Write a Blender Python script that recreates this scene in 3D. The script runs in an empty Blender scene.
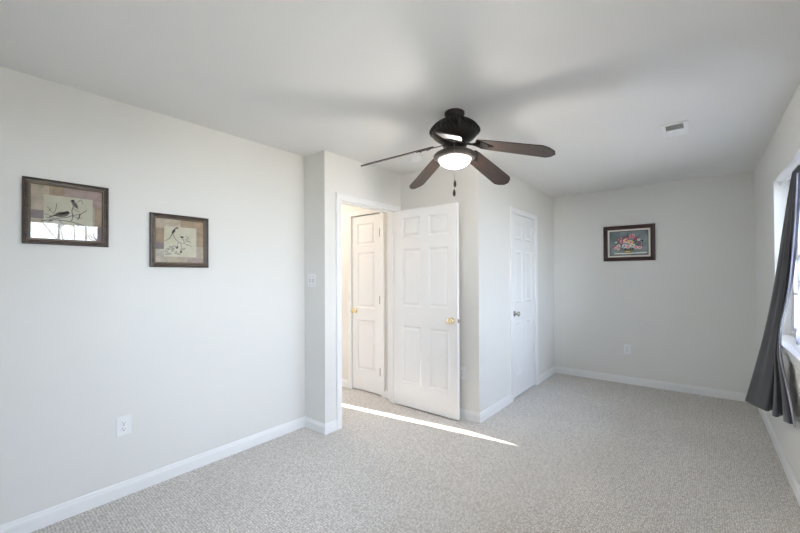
import bpy, bmesh, math, random
from mathutils import Vector, Matrix
random.seed(7)
PI = math.pi
C = bpy.context.scene.collection
SC = bpy.context.scene

# ---------------------------------------------------------------- camera
yaw, pitch, roll = 0.6792, 0.0092, -0.0046
fw = Vector((-math.sin(yaw)*math.cos(pitch), math.cos(yaw)*math.cos(pitch), math.sin(pitch)))
rr = Vector((math.cos(yaw), math.sin(yaw), 0))
uu = rr.cross(fw)
r2 = rr*math.cos(roll) + uu*math.sin(roll)
u2 = r2.cross(fw)
cd = bpy.data.cameras.new('camera'); cam = bpy.data.objects.new('camera', cd); C.objects.link(cam)
M = Matrix((r2, u2, -fw)).transposed().to_4x4(); M.translation = Vector((0, 0, 1.3514))
cam.matrix_world = M
cd.sensor_width = 36; cd.lens = 372.27/800*36; cd.shift_y = 6.08/800; cd.clip_start = 0.02
SC.camera = cam

# ---------------------------------------------------------------- world, sun, daylight portals, exposure
W = bpy.data.worlds.new('world'); SC.world = W; W.use_nodes = True
nt = W.node_tree; bg = nt.nodes['Background']
tc = nt.nodes.new('ShaderNodeTexCoord'); sx = nt.nodes.new('ShaderNodeSeparateXYZ')
cr = nt.nodes.new('ShaderNodeValToRGB')
nt.links.new(tc.outputs['Generated'], sx.inputs[0]); nt.links.new(sx.outputs['Z'], cr.inputs[0])
cr.color_ramp.elements[0].position = 0.0; cr.color_ramp.elements[0].color = (0.79, 0.87, 1.0, 1)
cr.color_ramp.elements[1].position = 0.8; cr.color_ramp.elements[1].color = (0.62, 0.73, 1.0, 1)
nt.links.new(cr.outputs[0], bg.inputs[0]); bg.inputs[1].default_value = 10.0
sd = bpy.data.lights.new('sun', 'SUN'); sun = bpy.data.objects.new('sun', sd); C.objects.link(sun)
sd.energy = 15.0; sd.color = (1.0, 0.93, 0.82); sd.angle = math.radians(0.5)
sun.rotation_euler = Vector((1, 0.145, -0.5)).to_track_quat('-Z', 'Y').to_euler(); sun.location = (-8, 0, 6)
def portal(name, loc, d, w, h):
    l = bpy.data.lights.new(name, 'AREA'); o = bpy.data.objects.new(name, l); C.objects.link(o)
    l.shape = 'RECTANGLE'; l.size = w; l.size_y = h; l.cycles.is_portal = True
    o.location = loc; o.rotation_euler = Vector(d).to_track_quat('-Z', 'Y').to_euler()
SC.view_settings.view_transform = 'Standard'; SC.view_settings.look = 'None'
SC.view_settings.gamma = 1; SC.view_settings.use_curve_mapping = False
SC.view_settings.exposure = 1.48

# ---------------------------------------------------------------- dimensions of the room
H = 2.44
XL, YP, XD, YF, XC, YB, XR = -2.7905, 2.0829, -2.5115, 3.1265, -1.5915, 5.3838, 0.4491
YR = -1.45; XE = -4.5
DY0, DY1 = 2.265, 3.05           # doorway in the entry wall
CY0, CY1 = 3.905, 4.62           # closet opening
WIN = [(2.68, 4.09), (0.34, 1.506)]; WZ0, WZ1 = 0.87, 2.075
portal('portal_far', (XR+.20, sum(WIN[0])/2, 1.47), (-1, 0, 0), 1.2, 1.35)
portal('portal_near', (XR+.20, sum(WIN[1])/2, 1.47), (-1, 0, 0), 1.2, 1.09)
portal('portal_rear', (-.925, YR-.16, 1.47), (0, 1, 0), 1.2, .55)

# ---------------------------------------------------------------- materials
def mat(name, col, rough=.5, metal=0, spec=None, emit=None, estr=0, trans=0, alpha=1, coat=0):
    m = bpy.data.materials.new(name); m.use_nodes = True
    b = m.node_tree.nodes['Principled BSDF']
    b.inputs['Base Color'].default_value = (*col, 1); b.inputs['Roughness'].default_value = rough
    b.inputs['Metallic'].default_value = metal
    if spec is not None: b.inputs['Specular IOR Level'].default_value = spec
    if emit: b.inputs['Emission Color'].default_value = (*emit, 1); b.inputs['Emission Strength'].default_value = estr
    b.inputs['Transmission Weight'].default_value = trans; b.inputs['Alpha'].default_value = alpha
    b.inputs['Coat Weight'].default_value = coat
    return m
def nodes(m): return m.node_tree.nodes, m.node_tree.links, m.node_tree.nodes['Principled BSDF']
def noise_tint(m, c1, c2, scale, bump=0, bscale=200, detail=3, stretch=None, dist=.001):
    N, L, b = nodes(m)
    t = N.new('ShaderNodeTexCoord'); src = t.outputs['Object']
    if stretch:
        mp = N.new('ShaderNodeMapping'); mp.inputs['Scale'].default_value = stretch; L.new(src, mp.inputs[0]); src = mp.outputs[0]
    n = N.new('ShaderNodeTexNoise'); n.inputs['Scale'].default_value = scale; n.inputs['Detail'].default_value = detail
    r = N.new('ShaderNodeValToRGB'); r.color_ramp.elements[0].position = .35; r.color_ramp.elements[1].position = .65
    r.color_ramp.elements[0].color = (*c1, 1); r.color_ramp.elements[1].color = (*c2, 1)
    L.new(src, n.inputs['Vector']); L.new(n.outputs['Fac'], r.inputs[0]); L.new(r.outputs[0], b.inputs['Base Color'])
    if bump:
        n2 = N.new('ShaderNodeTexNoise'); n2.inputs['Scale'].default_value = bscale; L.new(src, n2.inputs['Vector'])
        bp = N.new('ShaderNodeBump'); bp.inputs['Strength'].default_value = bump; bp.inputs['Distance'].default_value = dist
        L.new(n2.outputs['Fac'], bp.inputs['Height']); L.new(bp.outputs[0], b.inputs['Normal'])
    return m
m_wall = noise_tint(mat('wall_paint', (.72, .71, .69), .75), (.782, .768, .728), (.792, .778, .738), 1.2, .12, 260)
m_hallwall = noise_tint(mat('hall_paint', (.8, .72, .6), .75), (.80, .77, .72), (.82, .79, .74), 1.2, .12, 260)
m_ceil = noise_tint(mat('ceiling_paint', (.74, .735, .72), .85), (.82, .808, .785), (.83, .818, .795), .8, .15, 180)
m_trim = mat('white_trim_paint', (.87, .865, .85), .35)
m_door = mat('white_door_paint', (.87, .865, .855), .33)
m_plastic = mat('white_plastic', (.87, .87, .86), .3)
m_slot = mat('dark_slot', (.03, .03, .03), .6)
m_brass = mat('polished_brass', (.86, .74, .48), .2, 1)
m_nickel = mat('satin_nickel', (.55, .52, .47), .25, 1)
m_steel = mat('hinge_metal', (.30, .26, .21), .4, 1)
m_bronze = mat('oil_rubbed_bronze', (.020, .016, .014), .38, .5)
m_rim = mat('bronze_pan_lit', (.10, .085, .075), .42, .4)  # bronze lightened to paint in the bowl's light on the pan
m_chain = mat('chain_metal', (.30, .25, .18), .35, 1)
m_fob = mat('dark_fob', (.02, .012, .01), .35)
m_vinyl = mat('window_vinyl', (.85, .86, .87), .35)
m_bowl = mat('frosted_bowl', (.95, .95, .95), .3, emit=(1.0, .97, .93), estr=5.0)
m_hallglow = mat('hall_fill_glow', (.95, .93, .88), .3, emit=(1.0, .88, .76), estr=26.0)  # glow of the added hall lamp
m_wood = noise_tint(mat('walnut_blade', (.06, .035, .025), .45, coat=.1), (.022, .013, .010), (.058, .036, .027), 9, .15, 60, 6, (1, 14, 1))
m_frame = noise_tint(mat('dark_wood_frame', (.05, .03, .02), .35), (.022, .013, .009), (.085, .052, .032), 30, .2, 80, 4, (1, 1, 8))
m_lip = mat('bronze_frame_lip', (.24, .18, .12), .35, .5)
m_frame2 = mat('mahogany_frame', (.045, .017, .012), .28, coat=.4)
m_liner = mat('cream_liner', (.80, .76, .68), .6)
m_fillet = mat('dark_fillet', (.02, .015, .015), .5)
m_back = mat('frame_back', (.25, .18, .12), .8)

def glass_mat(name, tint, rough, fac):
    m = bpy.data.materials.new(name); m.use_nodes = True; N = m.node_tree.nodes; L = m.node_tree.links; N.clear()
    o = N.new('ShaderNodeOutputMaterial'); mx = N.new('ShaderNodeMixShader'); t = N.new('ShaderNodeBsdfTransparent')
    g = N.new('ShaderNodeBsdfGlossy'); fr = N.new('ShaderNodeFresnel'); fr.inputs['IOR'].default_value = fac
    t.inputs[0].default_value = (*tint, 1); g.inputs['Roughness'].default_value = rough
    L.new(fr.outputs[0], mx.inputs[0]); L.new(t.outputs[0], mx.inputs[1]); L.new(g.outputs[0], mx.inputs[2]); L.new(mx.outputs[0], o.inputs[0])
    return m
m_glass = glass_mat('window_glass', (.95, .97, .97), 0.0, 1.45)
m_picglass = glass_mat('picture_glass', (.97, .97, .97), 0.0, 1.5)

def carpet_mat():
    m = mat('loop_pile_carpet', (.4, .38, .36), .95, spec=.1); N, L, b = nodes(m)
    t = N.new('ShaderNodeTexCoord'); mp = N.new('ShaderNodeMapping'); mp.inputs['Scale'].default_value = (95, 70, 1)
    mp.inputs['Rotation'].default_value = (0, 0, .02); L.new(t.outputs['Object'], mp.inputs[0])
    v = N.new('ShaderNodeTexVoronoi'); v.inputs['Scale'].default_value = 1; v.inputs['Randomness'].default_value = .45
    L.new(mp.outputs[0], v.inputs['Vector'])
    r = N.new('ShaderNodeValToRGB'); e = r.color_ramp.elements
    e[0].position = .10; e[0].color = (.955, .915, .86, 1); e[1].position = .62; e[1].color = (.52, .49, .455, 1)
    L.new(v.outputs['Distance'], r.inputs[0])
    n = N.new('ShaderNodeTexNoise'); n.inputs['Scale'].default_value = 110; n.inputs['Detail'].default_value = 3; L.new(t.outputs['Object'], n.inputs['Vector'])
    n2 = N.new('ShaderNodeTexNoise'); n2.inputs['Scale'].default_value = 1.1; n2.inputs['Detail'].default_value = 4; L.new(t.outputs['Object'], n2.inputs['Vector'])
    mr = N.new('ShaderNodeMapRange'); mr.inputs[1].default_value = .3; mr.inputs[2].default_value = .7; mr.inputs[3].default_value = .80; mr.inputs[4].default_value = 1.14
    L.new(n.outputs['Fac'], mr.inputs[0])
    mr2 = N.new('ShaderNodeMapRange'); mr2.inputs[1].default_value = .3; mr2.inputs[2].default_value = .7; mr2.inputs[3].default_value = .95; mr2.inputs[4].default_value = 1.05
    L.new(n2.outputs['Fac'], mr2.inputs[0])
    mu = N.new('ShaderNodeMath'); mu.operation = 'MULTIPLY'; L.new(mr.outputs[0], mu.inputs[0]); L.new(mr2.outputs[0], mu.inputs[1])
    vm = N.new('ShaderNodeVectorMath'); vm.operation = 'SCALE'; L.new(r.outputs[0], vm.inputs[0]); L.new(mu.outputs[0], vm.inputs['Scale'])
    L.new(vm.outputs[0], b.inputs['Base Color'])
    bp = N.new('ShaderNodeBump'); bp.invert = True; bp.inputs['Strength'].default_value = .6; bp.inputs['Distance'].default_value = .004
    L.new(v.outputs['Distance'], bp.inputs['Height']); L.new(bp.outputs[0], b.inputs['Normal'])
    return m
m_carpet = carpet_mat()

# ---------------------------------------------------------------- helpers
def link(name, bm, m, parent=None, smooth=False, bevel=0, kind=None, label=None):
    bmesh.ops.recalc_face_normals(bm, faces=bm.faces) if kind != 'raw' else None
    me = bpy.data.meshes.new(name); bm.to_mesh(me); bm.free()
    o = bpy.data.objects.new(name, me); C.objects.link(o)
    for x in (m if isinstance(m, (list, tuple)) else [m]): me.materials.append(x)
    if smooth:
        for p in me.polygons: p.use_smooth = True
    if bevel:
        bv = o.modifiers.new('bevel', 'BEVEL'); bv.width = bevel; bv.segments = 2; bv.limit_method = 'ANGLE'
    if parent: o.parent = parent
    if label: o['label'] = label
    return o
def struct(o): o['kind'] = 'structure'; return o
def tag(o, label, cat, group=None):
    o['label'] = label; o['category'] = cat
    if group: o['group'] = group
    return o
def empty(name, loc, rotz=0):
    o = bpy.data.objects.new(name, None); C.objects.link(o); o.location = loc; o.rotation_euler = (0, 0, rotz)
    o.empty_display_size = .05; return o
def bx(bm, x0, x1, y0, y1, z0, z1, mi=0):
    vs = [bm.verts.new((x, y, z)) for x in (x0, x1) for y in (y0, y1) for z in (z0, z1)]
    for f in ((0,1,3,2), (4,6,7,5), (0,4,5,1), (2,3,7,6), (0,2,6,4), (1,5,7,3)):
        fc = bm.faces.new([vs[i] for i in f]); fc.material_index = mi
    return vs
def boxes(*bs):
    bm = bmesh.new()
    for b in bs: bx(bm, *b)
    return bm
def lathe(bm, prof, n=48, c=(0, 0), fn=None):
    """prof: list of (r, z); closed at both ends"""
    rings = []
    for r, z in prof:
        ring = []
        for i in range(n):
            a = 2*PI*i/n; q = r*(fn(a, z, r) if fn else 1)
            ring.append(bm.verts.new((c[0]+q*math.cos(a), c[1]+q*math.sin(a), z)))
        rings.append(ring)
    for A, B in zip(rings, rings[1:]):
        for i in range(n): bm.faces.new((A[i], A[(i+1) % n], B[(i+1) % n], B[i]))
    bm.faces.new(rings[0]); bm.faces.new(rings[-1])
def xform(bm, mt, verts=None): bmesh.ops.transform(bm, matrix=mt, verts=verts or bm.verts)
def tube(bm, pts, r, n=8, r1=None):
    pts = [Vector(p) for p in pts]; rings = []
    for i, p in enumerate(pts):
        d = (pts[min(i+1, len(pts)-1)] - pts[max(i-1, 0)]).normalized()
        a = d.orthogonal().normalized() if i == 0 else (rings_a - d*rings_a.dot(d)).normalized()
        rings_a = a; b = d.cross(a); rad = r if r1 is None else r + (r1-r)*i/(len(pts)-1)
        rings.append([bm.verts.new(p + (a*math.cos(2*PI*k/n) + b*math.sin(2*PI*k/n))*rad) for k in range(n)])
    for A, B in zip(rings, rings[1:]):
        for k in range(n): bm.faces.new((A[k], A[(k+1) % n], B[(k+1) % n], B[k]))
    bm.faces.new(rings[0]); bm.faces.new(rings[-1])

# ---------------------------------------------------------------- setting: slabs and walls
struct(link('floor', boxes((XE-.1, XR+.30, YR-.2, YB+.12, -.12, 0)), m_carpet))
struct(link('ceiling', boxes((XE-.1, XR+.30, YR-.2, YB+.12, H, H+.15)), m_ceil))
struct(link('wall_left', boxes((XL-.11, XL, YR, YP+.1, 0, H)), m_wall))
struct(link('wall_pier', boxes((XL, XD-.11, YP, YP+.1, 0, H)), m_wall))
DT = 2.05
struct(link('wall_entry', boxes((XD-.11, XD, YP, DY0-.02, 0, H), (XD-.11, XD, DY1+.02, YF, 0, H), (XD-.11, XD, DY0-.02, DY1+.02, DT+.02, H)), m_wall))
HX0, HX1 = -3.27, -2.805
struct(link('wall_facing', boxes((XD, XC, YF, YF+.1, 0, H)), m_wall))
struct(link('wall_hall', boxes((XE, HX0-.02, YF, YF+.1, 0, H), (HX1+.02, XD, YF, YF+.1, 0, H), (HX0-.02, HX1+.02, YF, YF+.1, DT+.03, H),
                              (HX0-.12, HX1+.12, YF+.6, YF+.65, 0, H), (HX0-.12, HX0-.07, YF+.1, YF+.6, 0, H), (HX1+.07, HX1+.12, YF+.1, YF+.6, 0, H)), m_hallwall))
struct(link('wall_hall_side', boxes((XE, XL-.11, YP, YP+.1, 0, H)), m_hallwall))
struct(link('wall_closet', boxes((XC-.11, XC, YF+.1, CY0-.02, 0, H), (XC-.11, XC, CY1+.02, YB, 0, H), (XC-.11, XC, CY0-.02, CY1+.02, DT+.02, H)), m_wall))
struct(link('wall_closet_inside', boxes((XC-.80, XC-.75, YF+.1, YB, 0, H)), m_wall))
struct(link('wall_back', boxes((XC-.80, XR+.22, YB, YB+.12, 0, H)), m_wall))
bm = bmesh.new()
ys = [YR, *WIN[1], *WIN[0], YB]
bx(bm, XR, XR+.22, ys[0], ys[1], 0, H); bx(bm, XR, XR+.22, ys[2], ys[3], 0, H); bx(bm, XR, XR+.22, ys[4], ys[5], 0, H)
for a, b in ((ys[1], ys[2]), (ys[3], ys[4])):
    bx(bm, XR, XR+.22, a, b, 0, WZ0); bx(bm, XR, XR+.22, a, b, WZ1, H)
struct(link('wall_right', bm, m_wall))
RX0, RX1 = -1.15, -.70
struct(link('wall_rear', boxes((XL, RX0, YR-.15, YR, 0, H), (RX1, XR+.22, YR-.15, YR, 0, H), (RX0, RX1, YR-.15, YR, 0, WZ0), (RX0, RX1, YR-.15, YR, WZ1, H)), m_wall))
# unseen hall end wall; invented gap shaped to throw the sun streak
bm = boxes((XE-.06, XE, YP, 2.398, 0, H), (XE-.06, XE, 2.475, YF+.1, 0, H), (XE-.06, XE, 2.398, 2.475, 0, .12))
vs = bx(bm, XE-.06, XE, 2.398, 2.475, 1.71, H)
for v in vs:
    if v.co.y > 2.45 and v.co.z < 2: v.co.z = 1.46
struct(link('wall_hall_sun_slit', bm, m_hallwall))

# baseboards: profile swept along a path, room side given by n
def baseboard(name, p0, p1, n, e0=0, e1=0, m=m_trim):
    """p0->p1 on the wall line; n = unit normal into the room; e = mitre at the ends (+1 outside corner, -1 inside)"""
    prof = [(0, 0), (.013, 0), (.013, .060), (.0115, .068), (.008, .074), (.007, .082), (.004, .088), (0, .090)]
    p0 = Vector(p0); p1 = Vector(p1); d = (p1-p0).normalized(); n = Vector(n); bm = bmesh.new(); R = []
    for P, e, s in ((p0, e0, -1), (p1, e1, 1)):
        R.append([bm.verts.new((*(P + n*a + d*s*e*a), z)) for a, z in prof])
    k = len(prof)
    for i in range(k): bm.faces.new((R[0][i], R[0][(i+1) % k], R[1][(i+1) % k], R[1][i]))
    bm.faces.new(R[0]); bm.faces.new(R[1])
    return struct(link(name, bm, m))
CW = .060
baseboard('baseboard_left', (XL, YR), (XL, YP), (1, 0), -1, -1)
baseboard('baseboard_pier', (XL, YP), (XD, YP), (0, -1), -1, 1)
baseboard('baseboard_entry', (XD, YP), (XD, DY0-CW), (1, 0), 1, 0)
baseboard('baseboard_facing', (XD+.016, YF), (XC, YF), (0, -1), 0, 1)
baseboard('baseboard_closet_near', (XC, YF), (XC, CY0-CW), (1, 0), 1, 0)
baseboard('baseboard_closet_far', (XC, CY1+CW), (XC, YB), (1, 0), 0, -1)
baseboard('baseboard_back', (XC, YB), (XR, YB), (0, -1), -1, -1)
baseboard('baseboard_right', (XR, YR), (XR, YB), (-1, 0), -1, -1)
baseboard('baseboard_rear', (XL, YR), (XR, YR), (0, 1), -1, -1)
baseboard('baseboard_hall', (XE, YF), (HX0-CW, YF), (0, -1), 0, 0)
baseboard('baseboard_hall_corner', (HX1+CW, YF), (XD-.126, YF), (0, -1), 0, 0)

# casings: mitred profile round three sides of an opening. plane origin o, along a, normal n
def casing(name, o, a, n, w, zt, parent=None, m=m_trim):
    prof = [(0, 0), (0, .010), (.006, .013), (.014, .012), (.040, .016), (.050, .0175), (.058, .016), (.060, .012), (.060, 0)]
    o = Vector(o); a = Vector(a); n = Vector(n); bm = bmesh.new(); R = []
    for c in range(4):
        ring = []
        for d, h in prof:
            s, z = [(-d, 0), (-d, zt+d), (w+d, zt+d), (w+d, 0)][c]
            ring.append(bm.verts.new(o + a*s + n*h + Vector((0, 0, z))))
        R.append(ring)
    k = len(prof)
    for A, B in zip(R, R[1:]):
        for i in range(k-1): bm.faces.new((A[i], A[i+1], B[i+1], B[i]))
    bm.faces.new(R[0]); bm.faces.new(R[-1])
    q = link(name, bm, m, parent)
    return q
def jamb(name, o, a, n, w, zt, depth, parent, m=m_trim, stop=None):
    """lining of an opening, goes from the plane back along -n by depth; 2cm thick outside the opening"""
    o = Vector(o); a = Vector(a); n = Vector(n)
    bm = bmesh.new()
    def box(s0, s1, z0, z1, d0, d1):
        vs = bx(bm, s0, s1, d0, d1, z0, z1)
        for v in vs: v.co = o + a*v.co.x - n*v.co.y + Vector((0, 0, v.co.z))
    box(-.02, 0, 0, zt, 0, depth); box(w, w+.02, 0, zt, 0, depth); box(-.02, w+.02, zt, zt+.02, 0, depth)
    if stop is not None:
        box(0, .011, 0, zt, stop, stop+.035); box(w-.011, w, 0, zt, stop, stop+.035); box(.011, w-.011, zt-.011, zt, stop, stop+.035)
    return link(name, bm, m, parent)

# panelled door leaf: local x 0..w, y 0..t, z 0..h
def leaf_bm(w, h, t, cols, rows, z0=.0):
    bm = bmesh.new()
    xs = sorted({0, w, *[c for p in cols for c in p]}); zs = sorted({0, h, *[c for p in rows for c in p]})
    for side in (0, 1):
        Y = 0 if side == 0 else t; sg = 1 if side == 0 else -1
        vg = {(x, z): bm.verts.new((x, Y, z)) for x in xs for z in zs}
        for i in range(len(xs)-1):
            for j in range(len(zs)-1):
                x0, x1, a, b = xs[i], xs[i+1], zs[j], zs[j+1]
                loop = [vg[(x0, a)], vg[(x1, a)], vg[(x1, b)], vg[(x0, b)]]
                if (x0, x1) in cols and (a, b) in rows:
                    for ins, dep in ((.006, .004), (.014, .0095), (.024, .0095), (.040, .0035), (.043, .003)):
                        q = [bm.verts.new((x0+ins, Y+sg*dep, a+ins)), bm.verts.new((x1-ins, Y+sg*dep, a+ins)),
                             bm.verts.new((x1-ins, Y+sg*dep, b-ins)), bm.verts.new((x0+ins, Y+sg*dep, b-ins))]
                        for k in range(4): bm.faces.new((loop[k], loop[(k+1) % 4], q[(k+1) % 4], q[k]))
                        loop = q
                bm.faces.new(loop)
        if side == 0: v0 = vg
    def strip(keys):
        for a, b in zip(keys, keys[1:]): bm.faces.new((v0[a], v0[b], vg[b], vg[a]))
    strip([(x, 0) for x in xs]); strip([(x, h) for x in xs]); strip([(0, z) for z in zs]); strip([(w, z) for z in zs])
    return bm
def knob_bm():
    """round knob on a rosette, axis +z from the door face"""
    bm = bmesh.new()
    lathe(bm, [(.031, 0), (.032, .003), (.028, .008), (.016, .010), (.0105, .014), (.010, .026), (.016, .032), (.0245, .038), (.027, .047), (.0245, .056), (.017, .062), (.008, .064)], 32)
    return bm
def knob(parent, pos, direction, m, name='knob', label=None):
    bm = knob_bm(); q = Vector(direction).to_track_quat('Z', 'Y').to_matrix().to_4x4(); q.translation = Vector(pos); xform(bm, q)
    return link(name, bm, m, parent, smooth=True, label=label)
def hinge(parent, x, y, z, m, out, name='hinge'):
    bm = bmesh.new(); tube(bm, [(x, y, z-.045), (x, y, z+.045)], .006, 10); tube(bm, [(x, y, z-.05), (x, y, z+.05)], .004, 8)
    bx(bm, x-.0125 if out[0] <= 0 else x, x if out[0] <= 0 else x+.0125, y-.002+out[1], y+.002+out[1], z-.044, z+.044)
    return link(name, bm, m, parent)
ROWS = [(.235, .825), (1.025, 1.615), (1.735, 1.935)]
# --- door_1: the bedroom door, standing open into the room
d1 = struct(empty('door_1', (0, 0, 0))); d1['label'] = 'white six-panel bedroom door standing open in its cased doorway'
casing('door_casing', (XD, DY0, 0), (0, 1, 0), (1, 0, 0), DY1-DY0, DT-.015, d1)
jamb('door_jamb', (XD, DY0, 0), (0, 1, 0), (1, 0, 0), DY1-DY0, DT-.015, .11, d1, stop=.045)
bm = boxes((XD-.126, XD-.11, DY0-.06, DY0, 0, DT+.045), (XD-.126, XD-.11, DY1, DY1+.06, 0, DT+.045), (XD-.126, XD-.11, DY0, DY1, DT-.015, DT+.045))
link('hall_side_casing', bm, m_trim, d1, bevel=.004)
LW = .745
lf = link('door_leaf', leaf_bm(LW, 2.02, .035, [(.095, .325), (.425, .655)], ROWS), m_door, d1)
lf.location = (XD+.008, 3.024, .014); lf.rotation_euler = (0, 0, math.radians(-.2))
knob(lf, (LW-.062, 0, .915), (0, -1, 0), m_brass, label='polished brass knob')
knob(lf, (LW-.062, .035, .915), (0, 1, 0), m_brass)
bm = boxes((LW-.001, LW+.0015, .008, .027, .895, .935)); bx(bm, LW, LW+.010, .011, .024, .905, .925)
link('latch', bm, m_steel, lf, bevel=.0015)
bm = bmesh.new(); lathe(bm, [(.009, 0), (.008, .004), (.004, .006)], 16); xform(bm, Matrix.Translation((.635, 0, .215)) @ Matrix.Rotation(PI/2, 4, 'X'))
link('bumper', bm, m_plastic, lf, smooth=True)
for z in (.25, 1.05, 1.83): hinge(d1, XD+.007, 3.066, z, m_steel, (-1, 0))
bm = boxes((XD-.040, XD-.012, DY0-.001, DY0+.0015, .90, .96)); link('strike_plate', bm, m_brass, d1)
# --- door_2: narrow three-panel door in the hall
d2 = struct(empty('door_2', (0, 0, 0))); d2['label'] = 'narrow closed white door in the hall, seen through the doorway'
casing('door_casing', (HX0, YF, 0), (1, 0, 0), (0, -1, 0), HX1-HX0, DT+.02, d2)
jamb('door_jamb', (HX0, YF, 0), (1, 0, 0), (0, -1, 0), HX1-HX0, DT+.02, .1, d2)
lf2 = link('door_leaf', leaf_bm(HX1-HX0-.010, 2.045, .035, [(.085, .37)], [(.235, .825), (.965, 1.615), (1.70, 1.955)]), m_door, d2)
lf2.location = (HX0+.004, YF+.004, .014)
knob(lf2, (.055, 0, .925), (0, -1, 0), m_brass, label='polished brass knob')
for z in (.27, 1.08, 1.845): hinge(d2, HX1-.003, YF-.004, z, m_steel, (-1, .002))
# --- door_3: closet door in the right face of the bump-out
d3 = struct(empty('door_3', (0, 0, 0))); d3['label'] = 'closed white six-panel closet door'
casing('door_casing', (XC, CY0, 0), (0, 1, 0), (1, 0, 0), CY1-CY0, DT-.015, d3)
jamb('door_jamb', (XC, CY0, 0), (0, 1, 0), (1, 0, 0), CY1-CY0, DT-.015, .11, d3)
w3 = CY1-CY0-.008
lf3 = link('door_leaf', leaf_bm(w3, 2.015, .035, [(.095, .310), (.400, .612)], ROWS), m_door, d3)
lf3.matrix_world = Matrix.Translation((XC-.003, CY0+.004, .016)) @ Matrix.Rotation(PI/2, 4, 'Z')
knob(lf3, (.060, 0, .915), (0, -1, 0), m_nickel, label='satin metal knob')
for z in (.26, 1.05, 1.83): hinge(d3, XC+.003, CY1-.002, z, m_trim, (-1, 0))

# ---------------------------------------------------------------- windows
def window(name, kind, y0, y1, label):
    """white vinyl double-hung pair set back in the right wall; x of the frame front = XR+.085"""
    w = struct(empty(name, (XR, (y0+y1)/2, WZ0))); w['label'] = label
    X0, X1 = XR+.085, XR+.15
    def P(bm, nm, m, par, bev=.002):
        o = link(nm, bm, m, par, bevel=bev); o.matrix_parent_inverse = Matrix.Translation((-XR, -(y0+y1)/2, -WZ0)); return o
    f = P(boxes((X0, X1, y0, y0+.033, WZ0, WZ1), (X0, X1, y1-.033, y1, WZ0, WZ1), (X0, X1, y0+.033, y1-.033, WZ0, WZ0+.05), (X0, X1, y0+.033, y1-.033, WZ1-.033, WZ1)), 'window_frame', m_vinyl, w)
    zm = (WZ0+WZ1)/2
    units = [(y0+.033, y1-.033)] if y1-y0 < 1.5 else [(y0+.033, (y0+y1)/2-.03), ((y0+y1)/2+.03, y1-.033)]
    if len(units) == 2: P(boxes((X0, X1, (y0+y1)/2-.03, (y0+y1)/2+.03, WZ0+.033, WZ1-.033)), 'mullion', m_vinyl, w)
    for ua, ub in units:
        for k, (a, b, xo) in enumerate(((WZ0+.05, zm+.02, .008), (zm-.02, WZ1-.033, .032))):
            s = .032; ya, yb = ua, ub; xa, xb = X0+xo, X0+xo+.022
            bm = boxes((xa, xb, ya, ya+s, a, b), (xa, xb, yb-s, yb, a, b), (xa, xb, ya+s, yb-s, a, a+s), (xa, xb, ya+s, yb-s, b-s, b))
            sash = P(bm, 'sash', m_vinyl, w)
            bm = bmesh.new(); n = 4
            for i in range(1, n):
                y = ya+s+(yb-ya-2*s)*i/n; bx(bm, xa+.006, xa+.016, y-.010, y+.010, a+s, b-s)
            zc = (a+b)/2; bx(bm, xa+.006, xa+.016, ya+s, yb-s, zc-.010, zc+.010)
            P(bm, 'muntins', m_vinyl, w, 0)
            P(boxes((xa+.009, xa+.013, ya+s, yb-s, a+s, b-s)), 'pane', m_glass, w, 0)
    P(boxes((XR-.040, XR, y0-.05, y1+.05, WZ0-.004, WZ0+.018), (XR, X0, y0, y1, WZ0-.004, WZ0+.018)), 'window_sill', m_trim, w, .004)
    P(boxes((XR-.014, XR, y0-.03, y1+.03, WZ0-.065, WZ0-.004)), 'window_apron', m_trim, w, .003)
    P(boxes((XR+.002, X0, y0, y0+.006, WZ0+.018, WZ1), (XR+.002, X0, y1-.006, y1, WZ0+.018, WZ1), (XR+.002, X0, y0+.006, y1-.006, WZ1-.006, WZ1)), 'window_reveal', m_trim, w, 0)
    return w
window('window_1', 0, *WIN[0], 'white window with dark curtains in the right wall')
window('window_2', 0, *WIN[1], 'white grid window mirrored in the left picture glass')
w4 = struct(empty('window_rear_fill', (0, 0, 0)))  # unseen window invented behind the camera to let in fill daylight
zm = (WZ0+WZ1)/2; xm = (RX0+RX1)/2
link('window_frame', boxes((RX0, RX0+.05, YR-.12, YR-.06, WZ0, WZ1), (RX1-.05, RX1, YR-.12, YR-.06, WZ0, WZ1), (xm-.03, xm+.03, YR-.12, YR-.06, WZ0, WZ1), (RX0, RX1, YR-.12, YR-.06, WZ0, WZ0+.05), (RX0, RX1, YR-.12, YR-.06, WZ1-.05, WZ1), (RX0, RX1, YR-.11, YR-.07, zm-.02, zm+.02)), m_vinyl, w4)
link('pane', boxes((RX0+.05, RX1-.05, YR-.092, YR-.088, WZ0+.05, WZ1-.05)), m_glass, w4)

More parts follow.
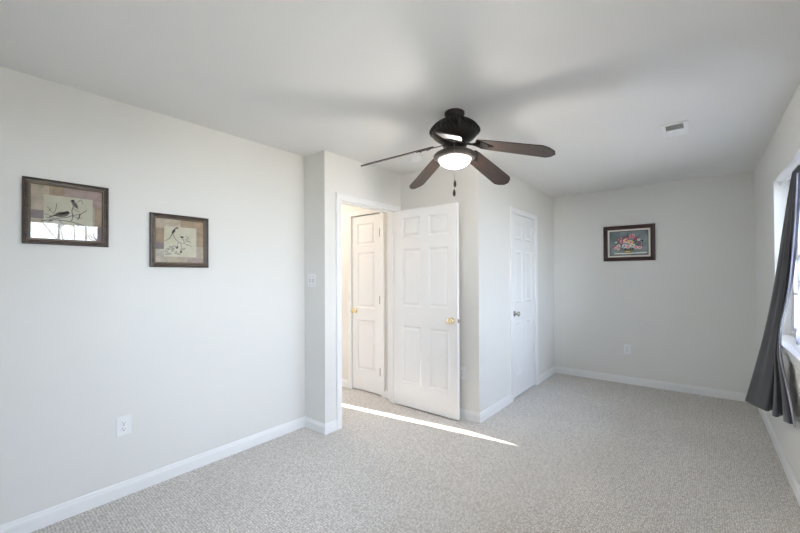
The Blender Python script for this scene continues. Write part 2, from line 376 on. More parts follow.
# ---------------------------------------------------------------- ceiling fan
FX, FY = -1.263, 2.149
fan = tag(empty('ceiling_fan', (FX, FY, H)), 'bronze ceiling fan with five walnut blades and lit glass bowl', 'ceiling fan')
def part(nm, bm, m, par=fan, smooth=True, label=None, off=(0, 0, 0)):
    xform(bm, Matrix.Translation((-off[0], -off[1], -H-off[2]))) if False else None
    o = link(nm, bm, m, par, smooth=smooth, label=label)
    return o
def Z(z): return z-H
bm = bmesh.new(); lathe(bm, [(.060, 0), (.066, Z(2.436)), (.066, Z(2.422)), (.060, Z(2.406)), (.050, Z(2.396)), (.050, Z(2.375))], 48); part('canopy', bm, m_bronze)
def flute(a, z, r):
    if -.155 < z < -.06: return 1 + .05*math.sin(30*a + 60*z)*min(1, (z+.155)/.02, (-.06-z)/.02)
    return 1
prof = [(.050, Z(2.393)), (.072, Z(2.388)), (.098, Z(2.375)), (.122, Z(2.358)), (.142, Z(2.339)), (.154, Z(2.323)), (.161, Z(2.310)), (.159, Z(2.300)), (.149, Z(2.284)), (.133, Z(2.266)), (.112, Z(2.250)), (.090, Z(2.238)), (.060, Z(2.231))]
bm = bmesh.new()
pf = []
for (r0, z0), (r1, z1) in zip(prof, prof[1:]):
    for k in range(3): pf.append((r0+(r1-r0)*k/3, z0+(z1-z0)*k/3))
lathe(bm, pf+[prof[-1]], 288, fn=flute); part('motor_housing', bm, m_bronze)
bm = bmesh.new(); lathe(bm, [(.075, Z(2.232)), (.080, Z(2.226)), (.080, Z(2.212)), (.062, Z(2.206)), (.058, Z(2.195)), (.058, Z(2.172))], 40); part('flywheel', bm, m_bronze)
bm = bmesh.new(); lathe(bm, [(.058, Z(2.190)), (.075, Z(2.186)), (.100, Z(2.176)), (.126, Z(2.163)), (.139, Z(2.151)), (.142, Z(2.142)), (.139, Z(2.133)), (.127, Z(2.124)), (.110, Z(2.119)), (.103, Z(2.126))], 64); part('light_pan', bm, m_rim)
bm = bmesh.new()
bp_ = [(.105*math.cos(t), Z(2.124) - .058*math.sin(t)) for t in [i*PI/2/12 for i in range(13)]][:-1]+[(.006, Z(2.066))]
lathe(bm, bp_, 64); part('glass_bowl', bm, m_bowl, label='lit white frosted glass bowl')
th0 = math.radians(9.13)
R0, R1 = .150, .640; ZR, ZT = 2.200, 2.057
def blade_pts():
    L = R1-R0
    return [(0, -.030), (.012, -.052), (.05, -.058), (L*.5, -.064), (L-.062, -.068), (L-.030, -.052), (L, -.018), (L, .018), (L-.030, .052), (L-.062, .068), (L*.5, .064), (.05, .058), (.012, .052), (0, .030)]
def blade_bm():
    bm = bmesh.new(); P = blade_pts()
    xs = sorted({round(p[0], 4) for p in P})
    top = [bm.verts.new((x, y, .003)) for x, y in P]; bot = [bm.verts.new((x, y, -.003)) for x, y in P]
    bm.faces.new(top); bm.faces.new(bot[::-1])
    for i in range(len(P)): j = (i+1) % len(P); bm.faces.new((top[i], bot[i], bot[j], top[j]))
    return bm
droop = math.atan2(ZR-ZT, R1-R0); PITCH = math.radians(13)
def bl_matrix(k):
    a = th0 + k*2*PI/5
    return Matrix.Rotation(a, 4, 'Z') @ Matrix.Translation((R0, 0, Z(ZR))) @ Matrix.Rotation(droop, 4, 'Y') @ Matrix.Rotation(-PITCH, 4, 'X')
def arm_bm():
    bm = bmesh.new()
    # forked plate under the blade root and neck back to the flywheel
    pl = [(-.075, -.012), (-.03, -.010), (-.005, -.020), (.02, -.040), (.05, -.043), (.075, -.022), (.10, -.008), (.115, 0), (.10, .008), (.075, .022), (.05, .043), (.02, .040), (-.005, .020), (-.03, .010), (-.075, .012)]
    t = [bm.verts.new((x, y, -.0035)) for x, y in pl]; b = [bm.verts.new((x, y, -.0085)) for x, y in pl]
    bm.faces.new(t); bm.faces.new(b[::-1])
    for i in range(len(pl)): j = (i+1) % len(pl); bm.faces.new((t[i], b[i], b[j], t[j]))
    for x, y in ((.03, -.025), (.03, .025), (.085, 0)):
        v = bmesh.ops.create_uvsphere(bm, u_segments=10, v_segments=6, radius=.006)['verts']; xform(bm, Matrix.Translation((x, y, -.009)), v)
    return bm
b0 = link('blade', blade_bm(), m_wood, fan, bevel=.0015); b0.matrix_local = bl_matrix(0)
a0 = link('blade_arm', arm_bm(), m_bronze, b0)
for k in range(1, 5):
    b = b0.copy(); C.objects.link(b); b.parent = fan; b.matrix_local = bl_matrix(k)
    a = a0.copy(); C.objects.link(a); a.parent = b
# pull chains hang on the camera side of the bowl
cdv = Vector((-FX, -FY, 0)).normalized(); sdv = Vector((-cdv.y, cdv.x, 0))
for nm_i, (s, zb, fl) in enumerate(((.000, 1.945, .020), (-.004, 1.885, .020))):
    p = cdv*(.128+.008*nm_i) + sdv*s
    bm = bmesh.new(); q = cdv*.058
    tube(bm, [(q.x, q.y, Z(2.18)), (p.x*.9, p.y*.9, Z(2.192)), (p.x*1.13, p.y*1.13, Z(2.175)), (p.x*1.14, p.y*1.14, Z(2.12)), (p.x*1.14, p.y*1.14, Z(zb))], .0012, 6)
    ch = part('pull_chain', bm, m_chain)
    bm = bmesh.new(); lathe(bm, [(.003, Z(zb)+.004), (.0065, Z(zb)-.004), (.0085, Z(zb)-.012), (.0095, Z(zb)-.024), (.0065, Z(zb)-.036), (.003, Z(zb)-.040)], 16, (p.x*1.14, p.y*1.14))
    part('fob', bm, m_fob, ch)
# lamp inside the bowl
pl = bpy.data.lights.new('fan_bulb', 'POINT'); po = bpy.data.objects.new('fan_bulb', pl); C.objects.link(po); po.location = (FX, FY, 2.03)
pl.energy = 5; pl.color = (1, .93, .84); pl.shadow_soft_size = .05

# ---------------------------------------------------------------- unseen lamp added to give the hall its soft warm light
hl = tag(empty('hall_fill_lamp', (-3.95, 2.77, H)), 'unseen warm lamp added to light the hall beyond the doorway', 'lamp')
bm = bmesh.new(); lathe(bm, [(.13, 0), (.14, -.012), (.14, -.03), (.125, -.035)], 40); link('base', bm, m_nickel, hl, smooth=True)
bm = bmesh.new(); lathe(bm, [(.12*math.cos(t), -.035-.07*math.sin(t)) for t in [i*PI/2/8 for i in range(8)]]+[(.01, -.105)], 40); link('glass_dome', bm, m_hallglow, hl, smooth=True)

# ---------------------------------------------------------------- ceiling register and smoke detector
v = tag(empty('ceiling_vent', (-.138, 3.455, H)), 'white rectangular air register on the ceiling near the back', 'vent')
hw, hd = .078, .150; fwid = .026
bm = bmesh.new()
def frame_ring(bm, x0, x1, y0, y1, w, z0, z1):
    bx(bm, x0, x0+w, y0, y1, z0, z1); bx(bm, x1-w, x1, y0, y1, z0, z1); bx(bm, x0+w, x1-w, y0, y0+w, z0, z1); bx(bm, x0+w, x1-w, y1-w, y1, z0, z1)
frame_ring(bm, -hw, hw, -hd, hd, fwid, -.008, 0); bx(bm, -hw+fwid, hw-fwid, -.006, .006, -.008, 0)
link('frame', bm, m_plastic, v, bevel=.002)
link('duct_shade', boxes((-hw+fwid, hw-fwid, -hd+fwid, hd-fwid, -.0012, -.0004)), m_slot, v)  # flat dark sheet standing in for the shade inside the duct
for side in (-1, 1):
    for k in range(6):
        yc = side*(.018 + k*.0195); bm = bmesh.new(); bx(bm, -hw+fwid, hw-fwid, -.0085, .0085, -.0006, .0006)
        xform(bm, Matrix.Translation((0, yc, -.0060)) @ Matrix.Rotation(math.radians(-8 if side > 0 else 28), 4, 'X'))
        link('louver', bm, m_plastic, v)
s = tag(empty('smoke_detector', (-2.03, 2.735, H)), 'round white smoke detector on the ceiling left of the fan', 'smoke detector')
bm = bmesh.new(); lathe(bm, [(.062, 0), (.064, -.006), (.064, -.014), (.060, -.018)], 40); link('base', bm, m_plastic, s, smooth=True)
bm = bmesh.new(); lathe(bm, [(.056, -.018), (.055, -.026), (.046, -.033), (.030, -.036), (.008, -.037)], 40); link('cover', bm, m_plastic, s, smooth=True)

# ---------------------------------------------------------------- outlets and switch (local: plate in XZ plane, faces -Y)
def face_rot(n):   # rotation so that local -Y points along n
    return math.atan2(n[1], n[0]) + PI/2
def outlet(loc, n, label):
    o = tag(empty('wall_outlet', loc, face_rot(n)), label, 'outlet')
    link('cover_plate', boxes((-.038, .038, -.006, 0, -.060, .060)), m_plastic, o, bevel=.003)
    for s in (-1, 1):
        zc = s*.0195
        bm = bmesh.new(); lathe(bm, [(.0165, 0), (.0165, .0022), (.015, .003)], 28)
        for vv in bm.verts: vv.co.y = max(-.0135, min(.0135, vv.co.y))
        xform(bm, Matrix.Translation((0, -.006, zc)) @ Matrix.Rotation(PI/2, 4, 'X')); rc = link('receptacle', bm, m_plastic, o)
        bm = boxes((-.0075, -.0055, -.0096, -.0088, zc-.001, zc+.007), (.0055, .0075, -.0096, -.0088, zc-.001, zc+.006), (-.0025, .0025, -.0096, -.0088, zc-.010, zc-.005))
        link('slots', bm, m_slot, rc)
    bm = bmesh.new(); lathe(bm, [(.003, 0), (.0025, .001)], 12); xform(bm, Matrix.Translation((0, -.006, 0)) @ Matrix.Rotation(PI/2, 4, 'X')); link('screw', bm, m_steel, o)
    return o
outlet((XL, .722, .433), (1, 0), 'white duplex outlet low on the left wall below the pictures')
outlet((-.7165, YB, .431), (0, -1), 'white duplex outlet on the back wall below the floral painting')
outlet((-1.767, YF, .430), (0, -1), 'white duplex outlet on the wall just right of the open door')
s = tag(empty('light_switch', (-2.688, YP, 1.315), 0), 'white two-toggle light switch plate on the narrow pier wall', 'light switch')
link('cover_plate', boxes((-.057, .057, -.006, 0, -.058, .058)), m_plastic, s, bevel=.003)
for k in (-1, 1):
    bm = boxes((k*.023-.005, k*.023+.005, -.007, -.0055, -.012, .012)); link('toggle_slot', bm, m_slot, s)
    bm = boxes((-.004, .004, -.014, 0, -.004, .004)); xform(bm, Matrix.Translation((k*.023, -.005, .003)) @ Matrix.Rotation(math.radians(25), 4, 'X')); link('toggle', bm, m_plastic, s, bevel=.001)
    for z in (-.030, .030):
        bm = bmesh.new(); lathe(bm, [(.003, 0), (.0025, .0012)], 12); xform(bm, Matrix.Translation((k*.023, -.006, z)) @ Matrix.Rotation(PI/2, 4, 'X')); link('screw', bm, m_steel, s)

# ---------------------------------------------------------------- framed pictures
def moulding(w, h, prof):
    """rectangular mitred frame centred on the origin in XZ; prof (inset, out) with out towards -Y"""
    bm = bmesh.new(); R = []
    for sx_, sz_ in ((-1, -1), (1, -1), (1, 1), (-1, 1)):
        R.append([bm.verts.new((sx_*(w/2-d), -o, sz_*(h/2-d))) for d, o in prof])
    k = len(prof)
    for c in range(4):
        A, B = R[c], R[(c+1) % 4]
        for i in range(k): bm.faces.new((A[i], A[(i+1) % k], B[(i+1) % k], B[i]))
    return bm
def flat(bm, x0, x1, z0, z1, y, th=.0006, mi=0): bx(bm, x0, x1, -y-th, -y, z0, z1, mi)
def stroke(bm, pts, w, y, w1=None, mi=0):
    """flat ink stroke on the paper plane; pts (x, z)"""
    w1 = w if w1 is None else w1; n = len(pts); L = []; Rr = []
    for i, p in enumerate(pts):
        a = pts[max(i-1, 0)]; b = pts[min(i+1, n-1)]; dx, dz = b[0]-a[0], b[1]-a[1]; l = math.hypot(dx, dz) or 1
        ww = (w+(w1-w)*i/max(1, n-1))/2; nx, nz = -dz/l*ww, dx/l*ww
        L.append(bm.verts.new((p[0]+nx, -y, p[1]+nz))); Rr.append(bm.verts.new((p[0]-nx, -y, p[1]-nz)))
    for i in range(n-1): f = bm.faces.new((L[i], L[i+1], Rr[i+1], Rr[i])); f.material_index = mi
def blob(bm, x, z, a, b, rot, y, mi=0, n=14):
    vs = []
    for i in range(n):
        t = 2*PI*i/n; u, w_ = a*math.cos(t), b*math.sin(t)
        vs.append(bm.verts.new((x+u*math.cos(rot)-w_*math.sin(rot), -y, z+u*math.sin(rot)+w_*math.cos(rot))))
    f = bm.faces.new(vs); f.material_index = mi
def smooth_pts(pts, k=5):
    out = []
    P = [pts[0]]+list(pts)+[pts[-1]]
    for i in range(1, len(P)-2):
        for j in range(k):
            t = j/k; p0, p1, p2, p3 = P[i-1:i+3]
            out.append(tuple(.5*((2*p1[d]) + (-p0[d]+p2[d])*t + (2*p0[d]-5*p1[d]+4*p2[d]-p3[d])*t*t + (-p0[d]+3*p1[d]-3*p2[d]+p3[d])*t**3) for d in (0, 1)))
    out.append(pts[-1]); return out
m_paper = noise_tint(mat('cream_print_paper', (.75, .72, .58), .6), (.74, .69, .50), (.84, .80, .66), 9)
m_ink = mat('brown_black_ink', (.035, .028, .022), .7)
m_wash = mat('grey_brown_wash', (.30, .26, .21), .7)
m_c = [noise_tint(mat('collage_'+n, c, .6), tuple(x*.82 for x in c), tuple(min(1, x*1.12) for x in c), 22, detail=5)
       for n, c in (('tan', (.52, .38, .25)), ('sand', (.66, .56, .42)), ('rose', (.55, .42, .36)), ('mauve', (.36, .29, .28)), ('pale', (.70, .62, .52)))]
m_script = mat('faded_script', (.33, .25, .19), .7)
def bird_picture(loc, label, draw, patches, inner, which):
    o = tag(empty('framed_bird_print', loc, face_rot((1, 0))), label, 'picture', 'two framed bird prints')
    w, h = .368, .356
    link('backing', boxes((-w/2+.006, w/2-.006, -.008, 0, -h/2+.006, h/2-.006)), m_back, o)
    fr = link('picture_frame', moulding(w, h, [(0, .0), (0, .017), (.003, .021), (.009, .022), (.014, .018), (.022, .0165), (.024, .0165), (.024, .0)]), m_frame, o)
    link('frame_lip', moulding(w-.048, h-.048, [(0, .006), (0, .0155), (.003, .0175), (.006, .0145), (.0085, .011), (.0085, .006)]), m_lip, fr)
    bm = bmesh.new()
    W2, H2 = w/2-.026, h/2-.026
    for i, (x0, x1, z0, z1, mi) in enumerate(patches): flat(bm, x0*W2, x1*W2, z0*H2, z1*H2, .0082+.00002*i, .0001, mi)
    rnd = random.Random(which)
    for _ in range(16 if which == 1 else 14):   # faded handwriting on the collage
        x = rnd.uniform(-.95, .5)*W2; z = (rnd.choice((rnd.uniform(.72, .95), rnd.uniform(-.95, -.78))) if which == 2 else rnd.uniform(.62, .95))*H2
        if rnd.random() < .4: x = rnd.uniform(-.96, -.72)*W2; z = rnd.uniform(-.1, .9)*H2
        pts = [(x+t*.004, z+.0025*math.sin(t*2.1+_)) for t in range(rnd.randint(4, 8))]
        pts = [p for p in pts if abs(p[0]) < W2]
        if len(pts) > 1: stroke(bm, pts, .0011, .0085, mi=5)
    link('print_collage', bm, m_c+[m_script], o)
    bm = bmesh.new(); flat(bm, *inner, .0087, .0003); sq = link('print_panel', bm, m_paper, o)
    bm = bmesh.new(); draw(bm, .0093); link('ink_drawing', bm, [m_ink, m_wash], sq)
    link('picture_glass', boxes((-w/2+.026, w/2-.026, -.0125, -.0110, -h/2+.026, h/2-.026)), m_picglass, o)
    return o
Y2, Z2 = 1.0435, 1.596      # centres on the wall (along Y, Z)
def D2(bm, y):
    def S(x, z): return (x-Y2, z-Z2)
    stroke(bm, smooth_pts([S(1.030, 1.688), S(1.012, 1.684), S(1.002, 1.668), S(.994, 1.650), S(.984, 1.628), S(.968, 1.606), S(.943, 1.592)]), .0075, y, .002)
    blob(bm, *S(1.000, 1.662), .017, .008, 1.0, y, 0); blob(bm, *S(1.020, 1.686), .008, .005, .2, y, 0)
    stroke(bm, smooth_pts([S(.996, 1.655), S(1.004, 1.622), S(1.030, 1.592), S(1.056, 1.584), S(1.095, 1.574)]), .003, y, .0018)
    blob(bm, *S(1.052, 1.626), .012, .006, -.1, y, 0); stroke(bm, [S(1.045, 1.626), S(1.063, 1.606), S(1.067, 1.585)], .005, y, .003, 1)
    for a, b in (((1.078, 1.634), (1.098, 1.614)), ((1.070, 1.612), (1.108, 1.590)), ((1.068, 1.592), (1.100, 1.600)), ((1.085, 1.575), (1.118, 1.560)), ((1.080, 1.606), (1.092, 1.628))):
        stroke(bm, [S(*a), S((a[0]+b[0])/2+.003, (a[1]+b[1])/2+.002), S(*b)], .0022, y)
    for x, z, r, f in ((.962, 1.540, .5, 0), (.985, 1.552, -.4, 0), (1.012, 1.518, .8, 0), (1.046, 1.525, 1.4, 1), (1.022, 1.553, 1.2, 1), (.952, 1.522, 0, 0), (1.002, 1.560, .2, 0), (.975, 1.510, -.3, 0), (1.062, 1.545, .5, 0), (1.030, 1.510, -.2, 0), (.995, 1.533, .9, 0), (.958, 1.505, .2, 0)):
        X, ZZ = S(x, z)
        if f: blob(bm, X, ZZ, .010, .006, r, y, 0)
        else:
            pts = [(X+.012*math.cos(t)*math.cos(r)-.005*math.sin(t)*math.sin(r), ZZ+.012*math.cos(t)*math.sin(r)+.005*math.sin(t)*math.cos(r)) for t in [i*2*PI/12 for i in range(13)]]
            stroke(bm, pts, .0016, y); stroke(bm, [(X-.010*math.cos(r), ZZ-.010*math.sin(r)), (X+.010*math.cos(r), ZZ+.010*math.sin(r))], .0012, y)
    stroke(bm, smooth_pts([S(1.030, 1.592), S(1.020, 1.560), S(1.000, 1.545), S(.965, 1.535)]), .002, y); stroke(bm, smooth_pts([S(1.04, 1.588), S(1.05, 1.56), S(1.04, 1.515)]), .002, y)
Y1, Z1 = .458, 1.711
def D1(bm, y):
    def S(x, z): return (x-Y1, z-Z1)
    # lower bird
    blob(bm, *S(.432, 1.705), .030, .015, .25, y, 1); blob(bm, *S(.452, 1.717), .012, .009, .3, y, 0); blob(bm, *S(.430, 1.709), .020, .006, .3, y, 0)
    stroke(bm, [S(.463, 1.716), S(.470, 1.714)], .003, y, .001); stroke(bm, [S(.410, 1.700), S(.378, 1.684)], .008, y, .003)
    # upper bird
    blob(bm, *S(.487, 1.768), .022, .011, -1.0, y, 1); blob(bm, *S(.478, 1.787), .008, .008, 0, y, 0); stroke(bm, [S(.485, 1.775), S(.502, 1.742)], .006, y, .002)
    stroke(bm, [S(.470, 1.786), S(.465, 1.784)], .003, y, .001)
    # branches
    for pts, w_ in (([(.480, 1.756), (.474, 1.730), (.478, 1.700), (.472, 1.672)], .003), ([(.365, 1.682), (.400, 1.680), (.450, 1.690), (.478, 1.705), (.510, 1.716), (.540, 1.742)], .0028),
                   ([(.372, 1.742), (.385, 1.720), (.402, 1.702)], .002), ([(.410, 1.764), (.407, 1.735), (.400, 1.712)], .002), ([(.388, 1.735), (.376, 1.716)], .0016),
                   ([(.498, 1.782), (.515, 1.800), (.520, 1.776)], .002), ([(.510, 1.716), (.505, 1.695), (.498, 1.684)], .0045), ([(.360, 1.700), (.395, 1.690)], .002), ([(.478, 1.700), (.52, 1.690)], .002),
                   ([(.480, 1.750), (.492, 1.735), (.510, 1.728)], .002), ([(.345, 1.66), (.40, 1.672), (.47, 1.668), (.53, 1.65)], .003), ([(.42, 1.672), (.44, 1.64), (.43, 1.62)], .002)):
        stroke(bm, smooth_pts([S(*p) for p in pts]), w_, y)
    for x, z, r in ((.385, 1.665, .4), (.50, 1.65, -.4), (.45, 1.63, .8), (.41, 1.635, 0), (.475, 1.62, .2)): blob(bm, *S(x, z), .011, .004, r, y, 1)
patch1 = [(-1, 1, -1, 1, 1), (-1, -.50, .0, 1, 1), (-.5, .1, .55, 1, 0), (.1, 1, .35, 1, 2), (-1, -.5, -.25, .05, 3), (.75, 1, -.4, .35, 0), (.72, 1, -1, -.4, 3), (-1, .72, -1, -.72, 4), (-.1, .35, .62, 1, 2)]
patch2 = [(-1, 1, -1, 1, 1), (-1, .2, .55, 1, 1), (.0, 1, .50, 1, 0), (-1, -.62, -.38, -.1, 3), (-1, -.55, -1, -.38, 4), (-.6, .3, -1, -.65, 1), (.25, 1, -1, -.72, 2), (.62, 1, -.2, .5, 0), (.62, 1, -.75, -.2, 1), (-1, -.6, -.1, .55, 0)]
bird_picture((XL, Y1, Z1), 'framed print of two perched birds, window mirrored in its glass, leftmost on the left wall', D1, patch1, (.357-Y1, .567-Y1, -.115, 1.807-Z1), 1)
bird_picture((XL, Y2, Z2), 'framed print of a long-tailed bird above leaves, hanging nearer the doorway', D2, patch2, (.942-Y2, 1.146-Y2, 1.489-Z2, 1.694-Z2), 2)

# floral painting on the back wall
o = tag(empty('framed_floral_painting', (-.692, YB, 1.7465)), 'dark-framed painting of a flower bouquet hanging on the back wall', 'picture')
w, h = .550, .440
link('backing', boxes((-w/2+.01, w/2-.01, -.010, 0, -h/2+.01, h/2-.01)), m_back, o)
fr = link('picture_frame', moulding(w, h, [(0, 0), (0, .022), (.004, .030), (.012, .032), (.022, .024), (.034, .020), (.042, .024), (.047, .022), (.048, .016), (.048, 0)]), m_frame2, o)
link('frame_liner', moulding(w-.096, h-.096, [(0, .008), (0, .017), (.016, .014), (.020, .012), (.020, .008)]), m_liner, fr)
link('frame_fillet', moulding(w-.136, h-.136, [(0, .008), (0, .0135), (.006, .0125), (.006, .008)]), m_fillet, fr)
m_canvas = noise_tint(mat('painted_canvas', (.25, .3, .3), .5), (.10, .13, .14), (.30, .36, .36), 6, detail=5)
cols = {'rose': (.50, .10, .16), 'pink': (.72, .36, .40), 'blush': (.85, .62, .58), 'white': (.85, .83, .76), 'yellow': (.80, .58, .20), 'leaf': (.07, .12, .08), 'plum': (.20, .06, .12), 'blue': (.45, .55, .60), 'basket': (.26, .22, .10), 'shade': (.05, .05, .05)}
pm = [mat('paint_'+k, c, .45) for k, c in cols.items()]; ki = {k: i for i, k in enumerate(cols)}
bm = bmesh.new(); pw, ph = w/2-.073, h/2-.073; flat(bm, -pw, pw, -ph, ph, .0102, .0006); cv = link('canvas', bm, m_canvas, o)
bm = bmesh.new(); rnd = random.Random(5); yy = [.0112]
def B(x, z, a, b, r, k): blob(bm, x, z, a, b, r, yy[0], ki[k], 10); yy[0] += .000004
stroke(bm, [(-pw*.75, -.125), (0, -.128), (pw*.95, -.120)], .012, .0111, mi=ki['white'])
for _ in range(110): t = rnd.uniform(0, 2*PI); q = rnd.uniform(.3, 1); B(.155*q*math.cos(t), -.01+.10*q*math.sin(t), .016, .006, rnd.uniform(0, 3), 'leaf' if _ % 3 else 'shade')
B(.0, -.098, .060, .024, 0, 'basket'); B(.0, -.085, .064, .008, 0, 'shade'); B(-.01, -.104, .028, .008, 0, 'yellow')
def rose(x, z, r, ca, cb):
    B(x, z, r, r*.85, 0, ca)
    for i in range(7):
        t = i*2*PI/7+x*40; B(x+r*.55*math.cos(t), z+r*.5*math.sin(t), r*.48, r*.26, t+PI/2, cb if i % 2 else ca)
    B(x, z, r*.35, r*.28, 0, 'rose' if ca != 'rose' else 'plum')
for x, z, r, a, b in ((-.085, .045, .022, 'rose', 'pink'), (-.06, .015, .024, 'pink', 'rose'), (-.02, .025, .030, 'blush', 'yellow'), (.02, .005, .026, 'yellow', 'blush'), (-.04, -.035, .026, 'blue', 'white'), (-.005, -.045, .022, 'blush', 'pink'),
                    (.04, -.035, .024, 'white', 'blue'), (.035, .075, .026, 'pink', 'rose'), (.07, .045, .020, 'rose', 'plum'), (-.10, -.03, .020, 'blush', 'pink'), (-.13, -.055, .018, 'pink', 'blush'), (-.10, -.07, .016, 'pink', 'white'),
                    (.075, -.055, .020, 'pink', 'blush'), (.11, -.06, .019, 'blush', 'pink'), (.135, -.03, .014, 'rose', 'pink'), (-.155, -.04, .012, 'rose', 'plum'), (.10, .03, .014, 'white', 'blue'), (-.03, .07, .016, 'plum', 'rose'), (.0, .045, .018, 'rose', 'pink'), (.09, .0, .014, 'plum', 'rose'), (-.125, .01, .012, 'white', 'blue')):
    rose(x*1.08, z*1.08+.004, r*1.22, a, b)
link('bouquet', bm, pm, cv)

# ---------------------------------------------------------------- curtains on window_1
def fabric(name, c1, c2, rough=.8, translucent=0):
    m = noise_tint(mat(name, c1, rough), c1, c2, 8, .25, 500)
    N, L, b = nodes(m); b.inputs['Sheen Weight'].default_value = .25
    if translucent:
        out = [n for n in N if n.type == 'OUTPUT_MATERIAL'][0]; t = N.new('ShaderNodeBsdfTranslucent'); t.inputs[0].default_value = (*c2, 1)
        mx = N.new('ShaderNodeMixShader'); mx.inputs[0].default_value = translucent
        L.new(b.outputs[0], mx.inputs[1]); L.new(t.outputs[0], mx.inputs[2]); L.new(mx.outputs[0], out.inputs[0])
    return m
m_curt = fabric('charcoal_curtain', (.060, .060, .065), (.078, .078, .084))
m_lin = fabric('pale_curtain_lining', (.60, .60, .66), (.78, .78, .85), .6, .6)
def cloth(name, top, hem, m, parent=None, nu=90, nv=50, th=.0025, bulge=None, hemz=None):
    T = smooth_pts3(top, nu); Hm = smooth_pts3(hem, nu); bm = bmesh.new(); G = []
    for j in range(nv+1):
        v_ = j/nv; row = []
        for i in range(nu+1):
            p = T[i].lerp(Hm[i], v_)
            if bulge: p = p + bulge(i/nu, v_)
            row.append(bm.verts.new(p))
        G.append(row)
    for j in range(nv):
        for i in range(nu): bm.faces.new((G[j][i], G[j][i+1], G[j+1][i+1], G[j+1][i]))
    o = link(name, bm, m, parent, smooth=True)
    so = o.modifiers.new('solid', 'SOLIDIFY'); so.thickness = th; so.offset = 0
    return o
def smooth_pts3(pts, n):
    P = [Vector(p) for p in pts]; P = [2*P[0]-P[1]]+P+[2*P[-1]-P[-2]]; m_ = len(P)-3; out = []
    for i in range(n+1):
        s_ = i/n*m_; k = min(int(s_), m_-1); t = s_-k; p0, p1, p2, p3 = P[k:k+4]
        out.append(.5*((2*p1) + (p2-p0)*t + (2*p0-5*p1+4*p2-p3)*t*t + (3*p1-p0-3*p2+p3)*t**3))
    return out
RODX, RODZ = .492, 2.045
rod = tag(empty('curtain_rod', (RODX, 3.385, RODZ)), 'thin white tension rod across the top of the right window', 'curtain rod')
bm = bmesh.new(); tube(bm, [(0, -.70, 0), (0, .70, 0)], .0065, 14); link('tube', bm, m_plastic, rod, smooth=True)
for sgn in (-1, 1):
    bm = bmesh.new(); tube(bm, [(0, sgn*.675, 0), (0, sgn*.692, 0)], .011, 14); link('end_cap', bm, m_plastic, rod, smooth=True)
n = 15
top = [(RODX + (.008 if i % 2 else -.008), 3.585 - i*(.20/(n-1)), 2.036) for i in range(n)]
hem = [(.237, 3.60, .455), (.270, 3.54, .450), (.305, 3.48, .448), (.335, 3.44, .447), (.362, 3.50, .445), (.366, 3.46, .447), (.358, 3.40, .450), (.348, 3.33, .455), (.362, 3.28, .462), (.392, 3.33, .465), (.398, 3.26, .470),
       (.380, 3.18, .475), (.395, 3.12, .480), (.415, 3.12, .48), (.412, 3.05, .485)]
def cb(u, v_):
    s_ = math.sin(PI*v_); g_ = math.exp(-((v_-.72)/.16)**2)
    return Vector((.024*math.sin(PI*v_**1.5)*(1-u)**1.5 - .040*g_*u, .27*math.sin(PI*v_**1.9)*u**2, 0)) + Vector((.004*math.sin(u*60+v_*4), .004*math.sin(u*45+v_*7), 0))*s_*(1-u*.7)
cu = cloth('curtain', top, hem, m_curt, bulge=cb)
eg = [Vector(top[-1]).lerp(Vector(hem[-1]), k/30) + cb(1, k/30) + Vector((-.004, -.002, 0)) for k in range(1, 31)]
bm = bmesh.new(); tube(bm, eg, .004, 8); link('lining_edge', bm, m_lin, cu, smooth=True, label='pale lining edge')
tag(cu, 'long charcoal curtain billowing over the sill of the right window', 'curtain')
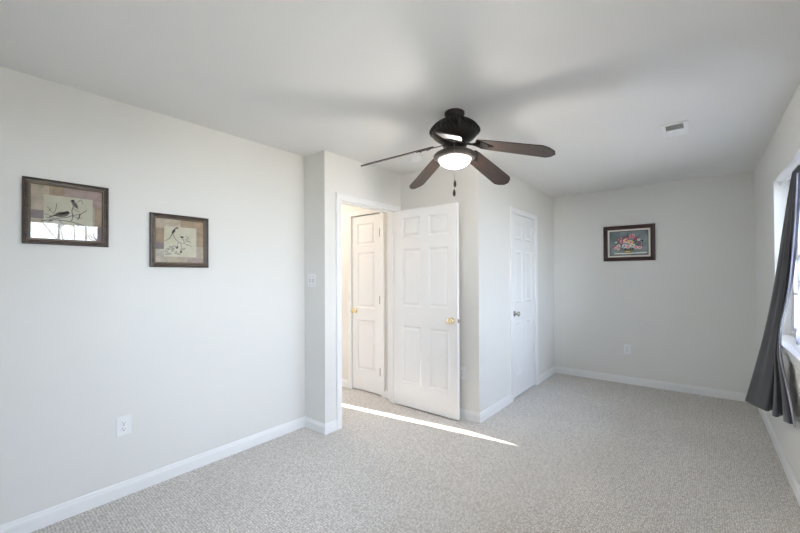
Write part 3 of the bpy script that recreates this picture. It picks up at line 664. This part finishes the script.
# pale crinkled liner panel hanging behind it, inside the window recess
n = 11
top = [(RODX+.022 + (.006 if i % 2 else -.006), 3.45 - i*.042, 2.038) for i in range(n)]
hem = [(.485 + (.012 if i % 2 else -.012), 3.43 - i*.042, .905 + .008*(i % 3)) for i in range(n)]
def cb2(u, v_): return Vector((.007*math.sin(u*23+v_*31), .006*math.sin(u*31-v_*27), 0))*min(1, v_*4)
li = cloth('curtain_liner', top, hem, m_lin, bulge=cb2, nv=80)
tag(li, 'crinkled pale lilac curtain liner behind the charcoal curtain', 'curtain')
# curtain on the near window: one panel at its far side
n = 11
top = [(RODX + (.012 if i % 2 else -.012), 1.50 - i*.022, 2.036) for i in range(n)]
hem = [(.478 + (.012 if i % 2 else -.012), 1.50 - i*.022, .92) for i in range(n)]
cn = cloth('curtain', top, hem, m_curt); tag(cn, 'charcoal curtain on the near window beside the camera', 'curtain')

# ---------------------------------------------------------------- outdoors: ground and bare trees seen through the windows and in the picture glass
m_ground = noise_tint(mat('winter_grass', (.46, .40, .30), .95), (.42, .36, .27), (.52, .45, .34), .6)
bm = bmesh.new(); bx(bm, -40, 60, -40, 45, -3.2, -3.0); g = link('ground', bm, m_ground); struct(g)
m_bark = noise_tint(mat('grey_bark', (.14, .12, .10), .9), (.10, .085, .07), (.19, .165, .14), 12)
def tree(loc, seed, label, height=6.5):
    rnd = random.Random(seed); t = tag(empty('bare_tree', loc), label, 'tree', 'bare trees outside')
    tb = bmesh.new(); bb = bmesh.new()
    def grow(bm, p, d, L, r, depth):
        pts = [p]; dd = d.copy()
        for _ in range(4):
            dd = (dd + Vector((rnd.uniform(-.18, .18), rnd.uniform(-.18, .18), rnd.uniform(-.05, .12)))).normalized(); pts.append(pts[-1]+dd*L/4)
        tube(bm, pts, r, 6 if depth < 2 else 4, r*.6)
        if depth < 5:
            for _ in range(3 if depth < 4 else 2):
                a = Vector((rnd.uniform(-1, 1), rnd.uniform(-1, 1), rnd.uniform(-.2, .5))).normalized()
                grow(bb, pts[rnd.randint(2, 4)], (dd*.8+a*.75).normalized(), L*.72, r*.55, depth+1)
    grow(tb, Vector((0, 0, 0)), Vector((0, 0, 1)), height*.42, .13, 0)
    link('trunk', tb, m_bark, t, smooth=True); link('branches', bb, m_bark, t, smooth=True)
tree((6.5, 2.6, -3), 3, 'bare tree outside mirrored in the left picture, nearer one', 6.5)
tree((10.5, 9.5, -3), 11, 'bare tree outside the right windows, farther one', 7.0)
